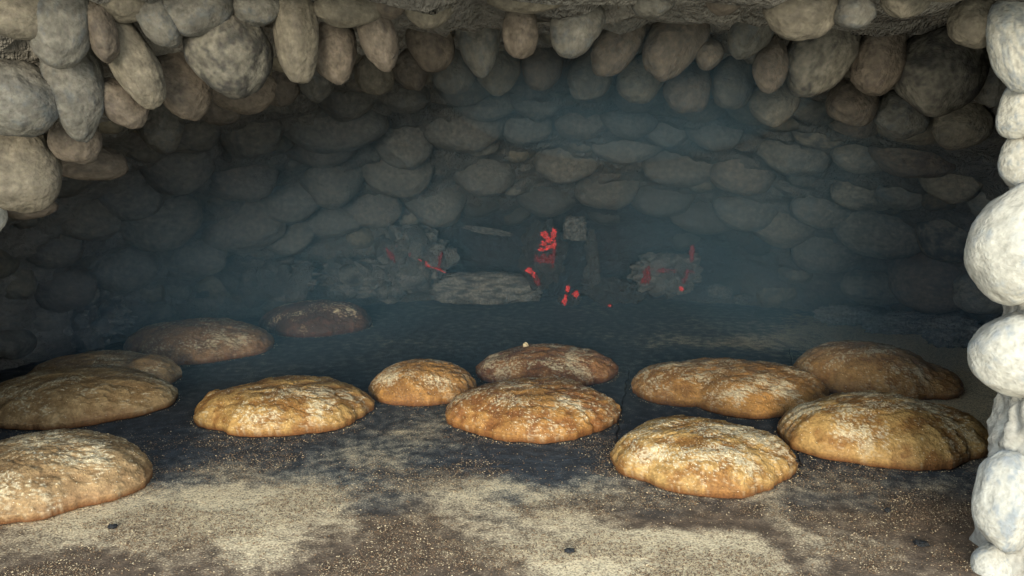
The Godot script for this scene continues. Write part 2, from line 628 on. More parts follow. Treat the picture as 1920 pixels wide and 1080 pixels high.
# A stone whose tip is seen at the given place: the vault says how far off it is, the pebble gets its own size and turn there.
func stone_at(cx: float, cy: float, w: float, h: float, turn: float, tone: int, sd: int, opt := {}) -> void:
	var out: float = opt.get("out", 0.045)
	var p: Vector3
	if opt.has("d"):
		var r := ray(cx, cy)
		p = EYE + r * (opt.d / -r.z)
	else:
		var hit := vault_hit(cx, cy + h * 0.3, out)
		var r := ray(cx, cy)
		p = EYE + r * (minf(depth(hit), opt.get("most", 9.0)) / r.dot(ray(960, 540)))
	var k := depth(p) / F
	var rx := w * 0.5 * k
	var ry := h * 0.5 * k
	var rz: float = opt.get("thick", 0.85) * clampf(minf(rx, ry), 0.02, 0.06)
	var tones := [
		[Color(0.155, 0.138, 0.103), Color(0.095, 0.085, 0.065)],      # 0 warm tan
		[Color(0.135, 0.129, 0.108), Color(0.07, 0.075, 0.073)],     # 1 grey
		[Color(0.13, 0.108, 0.082), Color(0.068, 0.057, 0.046)],      # 2 brown
		[Color(0.155, 0.145, 0.115), Color(0.035, 0.034, 0.03)],   # 3 grey with black blotches
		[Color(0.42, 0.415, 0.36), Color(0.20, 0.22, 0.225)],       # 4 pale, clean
	]
	var tone_c: Array = tones[tone]
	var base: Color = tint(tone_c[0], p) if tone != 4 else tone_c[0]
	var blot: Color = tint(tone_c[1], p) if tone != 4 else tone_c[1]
	var near := w * h > 5500.0
	var m := pebble(sd, 4 if near else 3, base, blot, opt.get("blotch", 0.35), opt.get("streak", 0.0), opt.get("clings", 0.3))
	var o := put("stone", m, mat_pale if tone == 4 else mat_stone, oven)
	var look := Basis.looking_at(p - EYE, Vector3.UP)
	o.transform = Transform3D(look * Basis(Vector3(1, 0, 0), deg_to_rad(-opt.get("lean", 0.0))) * Basis(Vector3(0, 0, 1), deg_to_rad(-turn)) * Basis.from_scale(Vector3(rx, ry * (1.0 + opt.get("lean", 0.0) * 0.012), rz)), p)
	stones.append([p, (rx + ry) * 0.5])
	seen.append([Vector2(cx, cy), minf(w, h) * 0.5, depth(p)])


func placed_stones() -> void:
	# under the lip of the mouth: [x, y, width, height, lean, tone, blotch]
	var lip := [
		[35, 15, 150, 105, 0, 0, 0.3], [108, 30, 112, 175, -4, 1, 0.35], [28, 187, 140, 122, -22, 1, 0.25], [138, 160, 96, 185, 3, 1, 0.3], [42, 317, 128, 146, -8, 0, 0.25], [50, 392, 90, 36, 0, 2, 0.3],
		[142, 262, 84, 84, 0, 2, 0.3], [165, 305, 118, 64, -5, 2, 0.3], [232, -8, 112, 84, 8, 0, 0.3], [240, 100, 76, 205, 24, 0, 0.3], [228, 194, 70, 95, 42, 2, 0.3], [343, 158, 96, 124, 8, 2, 0.2],
		[367, 8, 132, 108, 20, 1, 0.45], [430, 98, 146, 150, 12, 3, 0.75], [553, 50, 74, 180, 4, 0, 0.4], [625, 84, 76, 124, 6, 2, 0.25], [455, 172, 120, 76, 0, 2, 0.3], [652, 8, 114, 76, 0, 0, 0.3],
		[708, 68, 66, 120, 14, 2, 0.3], [803, 4, 92, 84, 6, 0, 0.3], [806, 76, 80, 100, 24, 2, 0.4], [896, 52, 86, 158, 8, 1, 0.4], [976, 56, 62, 96, -2, 2, 0.25], [985, -6, 136, 56, 0, 0, 0.3], [1077, 46, 92, 112, -20, 1, 0.3],
		[1160, 78, 70, 125, -32, 2, 0.25], [1265, 72, 96, 150, -28, 2, 0.3], [1408, 48, 80, 112, -14, 1, 0.25], [1358, -6, 70, 60, 0, 2, 0.3], [1330, 104, 46, 56, -20, 2, 0.3], [1445, 122, 58, 88, -6, 2, 0.3],
		[1502, 16, 126, 104, -6, 0, 0.35], [1540, 96, 116, 158, -24, 3, 0.25], [1650, 102, 84, 150, -14, 2, 0.15], [1697, 2, 80, 60, 0, 0, 0.3], [1765, 128, 140, 160, -34, 3, 0.62], [1830, 36, 90, 96, 0, 0, 0.3],
		[1862, 148, 72, 100, 0, 1, 0.3], [1600, 20, 70, 60, 0, 1, 0.3], [1220, 0, 80, 60, -20, 1, 0.3], [480, 10, 90, 70, 0, 1, 0.3], [730, 0, 60, 60, 0, 2, 0.3], [300, 40, 70, 90, 30, 1, 0.3], [190, 55, 50, 110, 10, 2, 0.3],
	]
	for k in lip.size():
		var a: Array = lip[k]
		var opt := {"blotch": a[6], "out": 0.055, "clings": 0.38, "streak": 0.5 if a[5] == 3 else 0.0, "thick": 0.95}
		opt["most"] = 0.97
		stone_at(a[0], a[1], a[2] * 1.08, a[3] * 1.1, -a[4], a[5], 100 + k, opt)
	# a second row of hanging cobbles behind the lip
	var second := [
		[520, 150, 84, 92, 4], [590, 140, 76, 90, 8], [700, 132, 72, 84, 12], [770, 128, 70, 78, 18], [850, 130, 84, 80, 6], [935, 128, 84, 86, 0], [1015, 126, 78, 84, -8], [1110, 138, 76, 96, -24], [1200, 150, 84, 84, -26],
		[1290, 168, 90, 84, -22], [1375, 150, 82, 94, -18], [1450, 190, 90, 84, -10], [1600, 190, 96, 84, -18], [1690, 214, 100, 80, -16], [1800, 232, 110, 86, -12], [410, 190, 84, 84, 8], [300, 236, 90, 90, 14],
	]
	for k in second.size():
		var a: Array = second[k]
		stone_at(a[0], a[1], a[2], a[3] * 1.1, -a[4], [2, 1, 0][k % 3], 220 + k, {"out": 0.05, "most": 1.2, "thick": 1.0, "clings": 0.3, "blotch": 0.3})
	# farther in, course under course down to the hearth
	var rest := [
		[675, 140, 58, 42, 0], [795, 108, 70, 66, 20], [650, 168, 112, 80, 4], [625, 204, 184, 104, 5], [762, 170, 84, 62, 30], [762, 132, 56, 44, 20], [875, 140, 112, 72, 8], [917, 188, 122, 52, 5], [870, 216, 146, 96, 8],
		[757, 240, 108, 108, 5], [595, 258, 130, 76, 0], [745, 306, 130, 88, 0], [620, 326, 104, 92, 0], [980, 108, 112, 64, -10], [990, 145, 92, 54, -6], [1085, 108, 60, 78, -30], [1110, 150, 80, 48, -20],
		[820, 378, 100, 68, 0], [908, 320, 108, 68, 0], [983, 230, 90, 54, 0], [1195, 156, 116, 78, -15], [1305, 178, 110, 68, -8], [1425, 186, 118, 62, -6], [1180, 218, 96, 56, 0], [1340, 236, 96, 62, -10],
		[1395, 320, 116, 66, 0], [1140, 350, 108, 56, 8], [1275, 306, 124, 58, 0], [1180, 272, 124, 46, 4], [1525, 182, 112, 66, -8], [1600, 210, 110, 58, -26], [1710, 226, 130, 62, -12], 
		[1537, 243, 90, 50, -10], [1497, 276, 134, 78, -4], [1620, 284, 100, 56, 0], [1710, 288, 134, 62, -14], [1785, 335, 108, 60, -8], [1625, 354, 110, 60, -8], 
		[1655, 428, 150, 74, -4], [1560, 470, 124, 60, 8], [1760, 520, 146, 88, 0], [1470, 420, 110, 60, 0], [1640, 535, 110, 50, 0], [1400, 390, 110, 55, 0], [1540, 390, 100, 54, -5],
		[455, 416, 142, 78, 6], [292, 402, 154, 88, 4], [97, 458, 96, 60, 0], [625, 412, 112, 44, 4], [330, 300, 130, 84, 0], [450, 320, 120, 74, 0], [470, 235, 120, 80, 0], [350, 236, 110, 70, 0], [240, 360, 110, 70, 0],
		[540, 370, 110, 64, 0], [700, 385, 96, 56, 0], [1060, 300, 110, 60, 0], [1030, 370, 100, 50, 0], [1000, 186, 90, 44, -8], [1250, 240, 90, 48, -6], [1090, 226, 90, 48, 0], [900, 262, 70, 40, 0], [1780, 440, 110, 70, 0],
		[1690, 360, 80, 44, -8], [1240, 372, 110, 48, 0], [1330, 405, 120, 46, 4], [160, 400, 110, 70, 0], [540, 440, 90, 50, 0], [360, 480, 110, 60, 0], [230, 500, 110, 64, 0], [120, 540, 100, 60, 0],
	]
	for k in rest.size():
		var a: Array = rest[k]
		stone_at(a[0], a[1], a[2] * 1.12, a[3] * 1.22, -a[4], [2, 1, 0, 1, 3][(k * 7) % 5], 300 + k, {"out": 0.034, "thick": 1.0, "clings": 0.36, "lean": 20.0, "blotch": 0.2 + 0.5 * fmod(k * 0.37, 1.0)})
	for a in [[1845, 222, 130, 92, -8, 1.42], [1850, 278, 124, 56, 16, 1.46], [1876, 372, 124, 100, -10, 1.5], [1850, 545, 120, 90, 0, 1.6], [1880, 470, 100, 76, 0, 1.58]]:
		stone_at(a[0], a[1], a[2], a[3], -a[4], 1, 420 + int(a[1]), {"d": a[5], "clings": 0.2, "blotch": 0.3})
	# the right jamb of the mouth, out in the daylight
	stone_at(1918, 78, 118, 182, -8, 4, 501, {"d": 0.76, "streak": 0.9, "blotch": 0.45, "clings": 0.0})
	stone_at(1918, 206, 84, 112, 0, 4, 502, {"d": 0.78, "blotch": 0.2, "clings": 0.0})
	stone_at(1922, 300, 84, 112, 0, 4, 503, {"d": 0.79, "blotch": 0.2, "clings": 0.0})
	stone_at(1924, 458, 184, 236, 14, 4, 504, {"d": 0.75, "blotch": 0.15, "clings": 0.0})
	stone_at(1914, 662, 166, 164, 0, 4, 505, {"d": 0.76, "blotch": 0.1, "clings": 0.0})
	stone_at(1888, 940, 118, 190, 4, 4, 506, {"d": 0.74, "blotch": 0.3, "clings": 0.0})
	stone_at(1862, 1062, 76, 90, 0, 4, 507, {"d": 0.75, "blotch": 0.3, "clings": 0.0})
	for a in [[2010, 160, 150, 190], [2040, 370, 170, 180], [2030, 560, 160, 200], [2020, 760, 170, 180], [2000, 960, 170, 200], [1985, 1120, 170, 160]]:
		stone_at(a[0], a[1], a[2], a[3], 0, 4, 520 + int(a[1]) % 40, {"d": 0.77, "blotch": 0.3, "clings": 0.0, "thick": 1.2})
	for k in 6:
		var jm := put("jamb_mortar", lump(61 + k, 4, Color(0.37, 0.365, 0.32), Color(0.28, 0.275, 0.24), 0.3, 0.35), mat_pale, oven)
		jm.transform = Transform3D(Basis.from_scale(Vector3(0.036, 0.062, 0.045)), Vector3(0.500 + 0.004 * (k % 2), 0.03 + 0.092 * k, -0.772))
	stone_at(-12, 405, 44, 64, 0, 4, 508, {"d": 0.92, "blotch": 0.3, "clings": 0.0})


func filler_stones() -> void:
	var meshes := []
	for k in 8:
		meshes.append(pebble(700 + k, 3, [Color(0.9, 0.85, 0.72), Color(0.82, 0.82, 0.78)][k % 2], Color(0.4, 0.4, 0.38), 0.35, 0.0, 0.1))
	var mats := []
	for k in 5:
		var m: StandardMaterial3D = mat_stone.duplicate()
		var t := float(k) / 4.0
		m.albedo_color = Color(lerpf(0.19, 0.12, t), lerpf(0.175, 0.12, t), lerpf(0.145, 0.115, t)).linear_to_srgb()  # darker copies for deeper stones: soot and painted shade together
		mats.append(m)
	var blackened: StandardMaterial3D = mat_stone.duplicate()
	blackened.albedo_color = Color(0.025, 0.026, 0.027).linear_to_srgb()  # near-black for stones within the painted dark cavity
	var made := 0
	for trial in 6000:
		var d := rng.randf_range(0.66, 2.03)
		var th := PI * rng.randf_range(0.02, 0.98)
		var a := arch(d)
		var q2 := on_arch(a, th)
		var p := Vector3(q2.x, q2.y, -d)
		if p.y < 0.03 or (d > 1.75 and p.y < 0.14 and absf(p.x - 0.02) < 0.5):
			continue
		var n := (Vector3(a[2], 0.12, -minf(d, 1.25)) - p).normalized()
		var rx := rng.randf_range(0.036, 0.058)
		var rn := rng.randf_range(0.034, 0.05)
		var ry := rng.randf_range(0.022, 0.036)
		var free := true
		for s in stones:
			if s[0].distance_squared_to(p) < pow((s[1] + (rx + ry) * 0.5) * 0.86, 2.0):
				free = false
				break
		var from := Basis(Vector3.RIGHT, deg_to_rad(-PITCH)) * (p - EYE)
		var spot := Vector2(960.0 + F * from.x / -from.z, 540.0 - F * from.y / -from.z)
		if d < 0.97 and made > 30:
			free = false
		if d < 0.97 and spot.x > -90.0 and spot.x < 2010.0 and spot.y > -90.0 and spot.y < 1180.0:
			free = false
		for q in seen:
			if q[2] > -from.z - 0.06 and q[0].distance_to(spot) < q[1] * 0.85 + 0.026 * F / -from.z:
				free = false
				break
		if not free:
			continue
		var down := (n + Vector3(0, -0.6, 0)).normalized()
		var side := down.cross(Vector3.UP).normalized().rotated(down, rng.randf_range(-0.35, 0.35))
		var up := side.cross(down).normalized()
		var darkness := soot_and_shade(p)
		var o := put("stone", meshes[made % 8], blackened if painted_hollow(p) > 0.45 else mats[clampi(int(round(darkness * 4.0)), 0, 4)], oven)
		o.transform = Transform3D(Basis(side * rx, -down * rn, up * ry), p + n * 0.004)
		stones.append([p, (rx + ry) * 0.5])
		made += 1
		if stones.size() >= 299:
			break
	var mm := MultiMesh.new()
	mm.transform_format = MultiMesh.TRANSFORM_3D
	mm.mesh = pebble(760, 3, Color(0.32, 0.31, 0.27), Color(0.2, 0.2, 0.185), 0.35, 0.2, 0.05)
	var where := []
	for trial in 4000:
		var th := PI * rng.randf_range(0.0, 1.0)
		var f := rng.randf_range(0.12, 0.97)
		var a := arch(0.63)
		var p := skin(a, th, 0.63).lerp(Vector3(0.05 - 1.45 * spow(cos(th), 0.6), 0.98 * spow(sin(th), 0.6), -0.56), f)
		if p.y < 0.02:
			continue
		p.z = -0.555
		if where.any(func(t): return t.origin.distance_to(p) < 0.088):
			continue
		where.append(Transform3D(Basis(Vector3(0, 0, 1), rng.randf() * TAU) * Basis.from_scale(Vector3(rng.randf_range(0.04, 0.06), rng.randf_range(0.032, 0.045), 0.03)), p))
	mm.instance_count = where.size()
	for k in where.size():
		mm.set_instance_transform(k, where[k])
	var face := MultiMeshInstance3D.new()
	face.name = "face_stones"
	face.multimesh = mm
	face.material_override = mat_pale
	face.set_meta("kind", "stuff")
	oven.add_child(face, true)


# ------------------------------------------------------------------ the fire
func lump(sd: int, level: int, base: Color, other: Color, ragged: float, boxy := 0.0, flat := false) -> ArrayMesh:
	var s: Array = sphere(level)
	var u: PackedVector3Array = s[0]
	var v := PackedVector3Array()
	var col := PackedColorArray()
	var o := Vector3(sd * 2.7, sd * 1.9, sd * 3.3)
	for p in u:
		var q := p.lerp(p / maxf(absf(p.x), maxf(absf(p.y), absf(p.z))), boxy)
		var a := n1.get_noise_3dv(p * 1.4 + o)
		var b := n2.get_noise_3dv(p * 3.7 + o)
		var c := n1.get_noise_3dv(p * 9.0 + o)
		v.append(q * (1.0 + ragged * (0.5 * a + 0.35 * b + 0.2 * c)))
		var k := base.lerp(other, smoothstep(-0.2, 0.5, b + 0.6 * c)) * (1.0 + 0.3 * c)
		k.a = 1.0
		col.append(k)
	if flat:                                 # broken faces: every triangle keeps its own corners
		var fv := PackedVector3Array()
		var fc := PackedColorArray()
		for i in s[1]:
			fv.append(v[i])
			fc.append(col[i])
		return build(fv, PackedInt32Array(range(fv.size())), fc)
	return build(v, s[1], col)


func lump_thing(called: String, label: String, category: String, px: float, py: float, w: float, h: float, d: float, sd: int, base: Color, other: Color, ragged := 0.5, turn := 0.0, boxy := 0.3, group := "") -> Node3D:
	var r := ray(px, py)
	var p := EYE + r * (d / -r.z)
	var k := depth(p) / F
	var o := thing(called, label, category, p, group)
	var m := put("body", lump(sd, 4, base, other, ragged, boxy), mat_char, o)
	m.transform = Transform3D(Basis(Vector3(0, 0, 1), deg_to_rad(-turn)) * Basis.from_scale(Vector3(w * 0.5 * k, h * 0.5 * k, minf(w, h) * 0.45 * k)), Vector3.ZERO)
	if called in ["charred_log", "ash_mound"]:
		var rr := RandomNumberGenerator.new()
		rr.seed = sd * 7 + 1
		for i in clampi(int(w * h / 420.0), 6, 26):
			var q := Vector2(sqrt(rr.randf()), 0).rotated(rr.randf() * TAU)
			var size := rr.randf_range(0.11, 0.26) * sqrt(w * h) * k
			var pick := rr.randf()
			var c := put("charcoal" if called == "charred_log" else "clinker", lump(sd * 31 + i, 1, base.lerp(other, pick), (other if pick < 0.5 else base) * rr.randf_range(0.3, 1.0), 0.35, 0.55, true), mat_char, o)
			c.transform = Transform3D(Basis.from_euler(Vector3(rr.randf() * 3.0, rr.randf() * 3.0, rr.randf() * 3.0)) * Basis.from_scale(Vector3(size * rr.randf_range(0.7, 1.5), size * 0.7, size * 0.7)), Vector3(q.x * w * 0.48 * k, q.y * h * 0.45 * k, minf(w, h) * 0.4 * k * sqrt(1.0 - q.length_squared() * 0.9)))
	o.set_meta("half", minf(w, h) * 0.45 * k * (1.08 if called == "charred_log" else 0.9))
	return o


func glow_on(o: Node3D, spots: Array) -> void:      # glowing cracks: [x, y, width, height, turn] as seen, proud of the coal's front
	for a in spots:
		var r := ray(a[0], a[1])
		var p: Vector3 = EYE + r * (((-o.position.z) - o.get_meta("half", 0.02)) / -r.z)
		var k := depth(p) / F
		var m := put("glowing_ember", lump(int(a[0] + a[1]), 3, Color.WHITE, Color.WHITE, 1.3, 0.0), mat_dull if a.size() > 5 else mat_ember, o)
		m.transform = Transform3D(Basis(Vector3(0, 0, 1), deg_to_rad(-a[4])) * Basis.from_scale(Vector3(a[2] * 0.5 * k, a[3] * 0.5 * k, 0.012)), p - o.position)


func fire() -> void:
	var ash := Color(0.11, 0.113, 0.11)
	var ash2 := Color(0.04, 0.042, 0.043)
	var black := Color(0.014, 0.014, 0.015)
	var black2 := Color(0.03, 0.03, 0.03)
	var g := "charred wood and ash at the back of the oven"
	lump_thing("ash_block", "long low block of pale grey ash lying in front of the embers", "ash", 908, 540, 196, 56, 1.93, 1, Color(0.15, 0.15, 0.14), ash2, 0.35, 0, 0.55, g)
	var l := lump_thing("charred_log", "ash-grey charred log with glowing red streaks, left of the long ash block", "log", 775, 478, 120, 100, 1.92, 2, ash2, ash, 0.5, 20, 0.4, g)
	glow_on(l, [[738, 482, 9, 34, -30, 1], [752, 492, 20, 8, 30, 1], [790, 488, 58, 7, 28], [770, 478, 8, 14, 0, 1], [824, 490, 6, 26, 12, 1], [762, 500, 20, 6, 20, 1], [800, 496, 34, 5, 20, 1]])
	l = lump_thing("charred_log", "black charred log under the brightest red ember cluster", "log", 1018, 480, 74, 110, 1.93, 3, black, black2, 0.5, 5, 0.3, g)
	glow_on(l, [[1021, 440, 11, 9, 20], [1038, 438, 8, 14, 10], [1030, 450, 9, 9, 0], [1019, 456, 12, 8, -20], [1028, 463, 22, 7, -25], [1014, 467, 9, 7, 0], [1039, 458, 6, 14, 5], [1038, 478, 5, 26, 5, 1], [1022, 486, 26, 14, 0, 1], [1034, 494, 10, 14, 0, 1], [1006, 482, 8, 14, 0, 1], [992, 507, 9, 8, 0], [1003, 521, 8, 28, -32, 1], [1000, 514, 6, 12, -32]])
	l = lump_thing("charred_log", "grey ash-crusted log with dull red edges, right of the centre embers", "log", 1248, 512, 116, 64, 1.92, 4, ash2, ash, 0.5, 0, 0.5, g)
	glow_on(l, [[1212, 518, 11, 26, 10, 1], [1262, 507, 50, 8, 4, 1], [1284, 516, 8, 24, 8, 1], [1240, 506, 14, 6, -10, 1], [1277, 541, 6, 6, 0], [1297, 476, 6, 24, 5, 1]])
	lump_thing("ash_lump", "square grey ash lump above and right of the bright embers", "ash", 1078, 428, 40, 42, 1.93, 5, ash, ash2, 0.35, 0, 0.7, g)
	lump_thing("charred_stick", "thin pale bent stick above the long ash block", "stick", 915, 433, 84, 11, 1.92, 31, ash2, ash, 0.5, 9, 0.0, g)
	lump_thing("ash_mound", "broad heap of grey ash at the foot of the left back wall", "ash", 700, 520, 200, 64, 1.88, 6, ash2, ash, 0.6, 0, 0.1, g)
	lump_thing("ash_mound", "crumbly ash heap left of the broad heap, behind the rearmost bread", "ash", 470, 520, 210, 70, 1.82, 7, ash2, Color(0.10, 0.10, 0.10), 0.7, 0, 0.1, g)
	lump_thing("ash_mound", "low ash heap in the far left corner, behind the left breads", "ash", 130, 600, 190, 110, 1.6, 8, Color(0.08, 0.082, 0.08), Color(0.22, 0.22, 0.21), 0.7, 0, 0.1, g)
	lump_thing("charred_log", "thin black charred stick leaning upright right of the grey ash lump", "log", 1112, 490, 22, 110, 1.94, 9, black2, ash2, 0.4, -6, 0.3, g)
	lump_thing("charred_log", "dark charred log lying low beside the right back wall", "log", 1150, 545, 110, 40, 1.95, 10, black, black2, 0.5, 8, 0.3, g)
	lump_thing("ash_lump", "small pale ash lump right of the red-edged log", "ash", 1350, 547, 44, 24, 1.97, 11, ash, ash2, 0.4, 10, 0.3, g)
	lump_thing("ash_lump", "smallest ash lump, rightmost at the back of the hearth", "ash", 1392, 562, 34, 20, 1.95, 12, ash, ash2, 0.4, 0, 0.3, g)
	l = lump_thing("charcoal_piece", "small coal with two red points on the hearth before the fire", "charcoal", 1066, 562, 40, 20, 1.95, 13, black, black2, 0.5, 0, 0.2, g)
	glow_on(l, [[1065, 541, 6, 10, 20], [1059, 563, 7, 16, 15], [1080, 552, 8, 9, 0]])
	l = lump_thing("charcoal_piece", "tiny coal with a single red spark, right of the two-point coal", "charcoal", 1142, 573, 14, 8, 1.94, 14, black, black2, 0.5, 0, 0.2, g)
	glow_on(l, [[1142, 571, 5, 5, 0]])
	for a in [[212, 990, 22, 10, "small black charcoal crumb on the pale flour in front of the left bread"], [1726, 1022, 34, 16, "blue-black charcoal flake on brown bran near the right jamb"], [1068, 1036, 24, 9, "dark charcoal sliver at the near edge of the hearth"], [1664, 960, 14, 9, "tiny black charcoal bit in front of the rightmost bread"]]:
		var p := floor_at(a[0], a[1])
		var k := depth(p) / F
		var o := thing("charcoal_crumb", a[4], "charcoal", p)
		var m := put("body", lump(int(a[0]), 2, black2, Color(0.04, 0.045, 0.05), 0.6, 0.2), mat_char, o)
		m.transform = Transform3D(Basis.from_scale(Vector3(a[2] * 0.38 * k, 0.002, a[3] * 0.7 * k)), Vector3(0, 0.002, 0))
	# rubble and ash along the foot of the right wall
	for a in [[1690, 606, 130, 40, 1.71, 21, "flat grey rubble stone along the foot of the right wall"], [1785, 622, 100, 52, 1.61, 22, "pale crumbling rubble stone nearest the right jamb, behind the tilted bread"], [1590, 592, 110, 34, 1.78, 23, "low dark rubble stone left of the flat one by the right wall"]]:
		lump_thing("rubble_stone", a[6], "rubble", a[0], a[1], a[2], a[3], a[4], a[5], Color(0.36, 0.36, 0.33), Color(0.2, 0.2, 0.19), 0.5, 0, 0.3, "rubble by the right wall")
	for q in [[1020, 462, 1.93], [785, 484, 1.92], [1248, 505, 1.93]]:
		var r := ray(q[0], q[1])
		var li := OmniLight3D.new()
		li.name = numbered("ember_light")
		li.light_color = Color(1.0, 0.22, 0.15)
		li.light_energy = 0.010
		li.light_size = 0.02
		li.omni_range = 4.0
		li.omni_attenuation = 2.0
		li.shadow_enabled = true
		li.position = EYE + r * (q[2] / -r.z)
		add_child(li)


# ------------------------------------------------------------------ bread
# x0, x1: how wide it is seen; front: where its near edge meets the hearth; lobes: [x, z, radius, height] in half widths, z towards the viewer
func bread(label: String, x0: float, x1: float, front: float, tall: float, lobes: Array, sd: int, opt := {}) -> void:
	var mid := (x0 + x1) * 0.5
	var fp := floor_at(mid, front)
	var back := Vector3(fp.x - EYE.x, 0, fp.z - EYE.z).normalized()
	var near := 0.0
	for l in lobes:
		near = maxf(near, l[1] + l[2])
	tall *= 0.88
	var rr := (x1 - x0) * 0.5 * depth(fp) / F
	for k in 3:
		rr = (x1 - x0) * 0.5 * depth(fp + back * rr * near) / F
	var at := fp + back * rr * near
	var o := thing("bread", label, "bread", at, "rye flatbreads baking on the hearth")
	if opt.has("tilt"):
		o.rotation = Vector3(deg_to_rad(opt.tilt.x), 0, deg_to_rad(opt.tilt.y))
		o.position.y += opt.get("lift", 0.0)
	var nu := 230
	var nr := 66
	var v := PackedVector3Array()
	var col := PackedColorArray()
	var idx := PackedInt32Array()
	var flour_at := PackedFloat32Array()
	var off := Vector3(sd * 1.7, sd * 0.9, sd * 2.3)
	var light: Color = opt.get("light", Color(0.52, 0.325, 0.11))
	var dark: Color = opt.get("dark", Color(0.32, 0.155, 0.042))
	var burnt: Color = opt.get("burnt", Color(0.22, 0.085, 0.027))
	var dusty: float = opt.get("flour", 0.5)
	var flour := Color(0.72, 0.62, 0.41)
	for j in nr + 1:
		var t := float(j) / nr
		var rho := sin(t * PI * 0.5)
		for i in nu:
			var ph := TAU * i / nu
			var dir := Vector2(cos(ph), sin(ph))
			var edge := 0.0
			for l in lobes:
				var c := Vector2(l[0], l[1])
				var b := dir.dot(c)
				var q: float = l[2] * l[2] - c.length_squared() + b * b
				if q > 0.0:
					edge = maxf(edge, b + sqrt(q))
			var s := dir * edge * rho
			var h := 0.0
			for l in lobes:
				var e: float = Vector2(s.x - l[0], s.y - l[1]).length() / l[2]
				var hi: float = l[3] * tall * pow(maxf(0.0, 1.0 - pow(e, 2.1)), 0.55)
				var kk := 0.009
				var mix := clampf(0.5 + 0.5 * (hi - h) / kk, 0.0, 1.0)
				h = lerpf(h, hi, mix) + kk * mix * (1.0 - mix)
			var wob := 1.0 + 0.025 * n1.get_noise_2d(dir.x * 2.2 + off.x, dir.y * 2.2 + off.y) + 0.014 * n2.get_noise_2d(dir.x * 7.0 + off.x, dir.y * 7.0) + 0.006 * n2.get_noise_2d(dir.x * 22.0 + off.x, dir.y * 22.0)
			var p := Vector3(s.x * rr * wob, h, s.y * rr * wob)
			var f := p + off
			var fold := 1.0 - absf(n1.get_noise_3d(f.x * 17.0 + 0.6 * n2.get_noise_3dv(f * 22.0), 0.0, f.z * 24.0))
			fold = pow(fold, 7.0)
			var lumps := n2.get_noise_3dv(f * 34.0)
			var small := n1.get_noise_3dv(f * 85.0)
			var tiny := n2.get_noise_3dv(f * 240.0)
			var lift := smoothstep(0.0, 0.012, h)
			p.y = 0.006 + h + lift * (-0.0014 * fold + 0.0013 * lumps + 0.0007 * small + 0.0005 * tiny)
			p.x += lift * 0.002 * small
			v.append(p)
			# crust: golden on the risen parts, redder and darker towards the hearth; flour where it was dusted
			var c := dark.lerp(light, smoothstep(-0.6, 0.6, lumps + 0.5 * small + 0.6 * n1.get_noise_3dv(f * 9.0)))
			c = c.lerp(dark * 0.85, 0.2 * fold)
			c = c.lerp(burnt, smoothstep(0.5, 0.05, p.y / tall + 0.25 * n1.get_noise_3dv(f * 14.0)) * 0.4)
			c = c.lerp(burnt * 0.8, opt.get("scorch", 0.0) * smoothstep(-0.1, 0.5, n2.get_noise_3dv(f * 12.0 + Vector3(4, 0, 0))))
			c = c * (1.0 + 0.16 * tiny + 0.10 * small)
			var top := smoothstep(0.25, 0.85, p.y / tall)
			var patch := n1.get_noise_3d(f.x * 12.0 + 30.0, 0, f.z * 16.0) + 0.55 * n2.get_noise_3d(f.x * 36.0, 0, f.z * 40.0) + 0.7 * n1.get_noise_3dv(f * 150.0) + 1.0 * n2.get_noise_3dv(f * 360.0)
			var fl := smoothstep(0.85 - dusty, 1.5 - dusty, patch + 0.35 * top - 0.2) * (0.35 + 0.65 * top)
			fl = maxf(fl, 0.35 * dusty * smoothstep(0.5, 0.9, n2.get_noise_3dv(f * 420.0) + 0.3 * patch))
			c = c.lerp(flour, clampf(fl, 0.0, 0.9))
			c.a = 1.0
			col.append(c)
			flour_at.append(fl)
	# tucked-in underside
	for ring in [[0.992, 0.0028], [0.95, 0.0004]]:
		for i in nu:
			var e := v[nr * nu + i]
			v.append(Vector3(e.x * ring[0], ring[1], e.z * ring[0]))
			var c := burnt * 0.8
			c.a = 1.0
			col.append(c)
	for j in nr + 2:
		for i in nu:
			var a := j * nu + i
			var b := j * nu + (i + 1) % nu
			idx.append_array(PackedInt32Array([a, b, a + nu, b, b + nu, a + nu]))
	var mesh := build(v, idx, col)
	put("crust", mesh, mat_crust, o)
	# coarse meal scattered on it
	var r := RandomNumberGenerator.new()
	r.seed = sd + 50
	var want := 2 * int(opt.get("grains", 1500))
	var buf := PackedFloat32Array()
	var nor: PackedVector3Array = mesh.surface_get_arrays(0)[Mesh.ARRAY_NORMAL]
	var got := 0
	for trial in want * 12:
		if got >= want:
			break
		var t := sqrt(r.randf())
		var j := clampi(int(asin(t) / (PI * 0.5) * nr), 0, nr)
		var k := j * nu + r.randi() % nu
		if r.randf() > 0.10 + flour_at[k] * 1.1:
			continue
		grain(buf, r, v[k] + nor[k] * 0.0003, r.randf_range(0.0004, 0.0013), [Color(0.85, 0.74, 0.48), Color(0.82, 0.78, 0.66), Color(0.66, 0.48, 0.2)][r.randi() % 3])
		got += 1
	for i in 260:                            # crumbs and meal along its foot
		var e := v[nr * nu + r.randi() % nu]
		var away := 1.0 + absf(r.randfn(0.0, 0.02))
		grain(buf, r, Vector3(e.x * away, 0.0012, e.z * away), r.randf_range(0.0004, 0.0014), [Color(0.80, 0.68, 0.42), Color(0.45, 0.32, 0.15), Color(0.2, 0.12, 0.06)][r.randi() % 3])
		got += 1
	scatter("flour", buf, got, o)


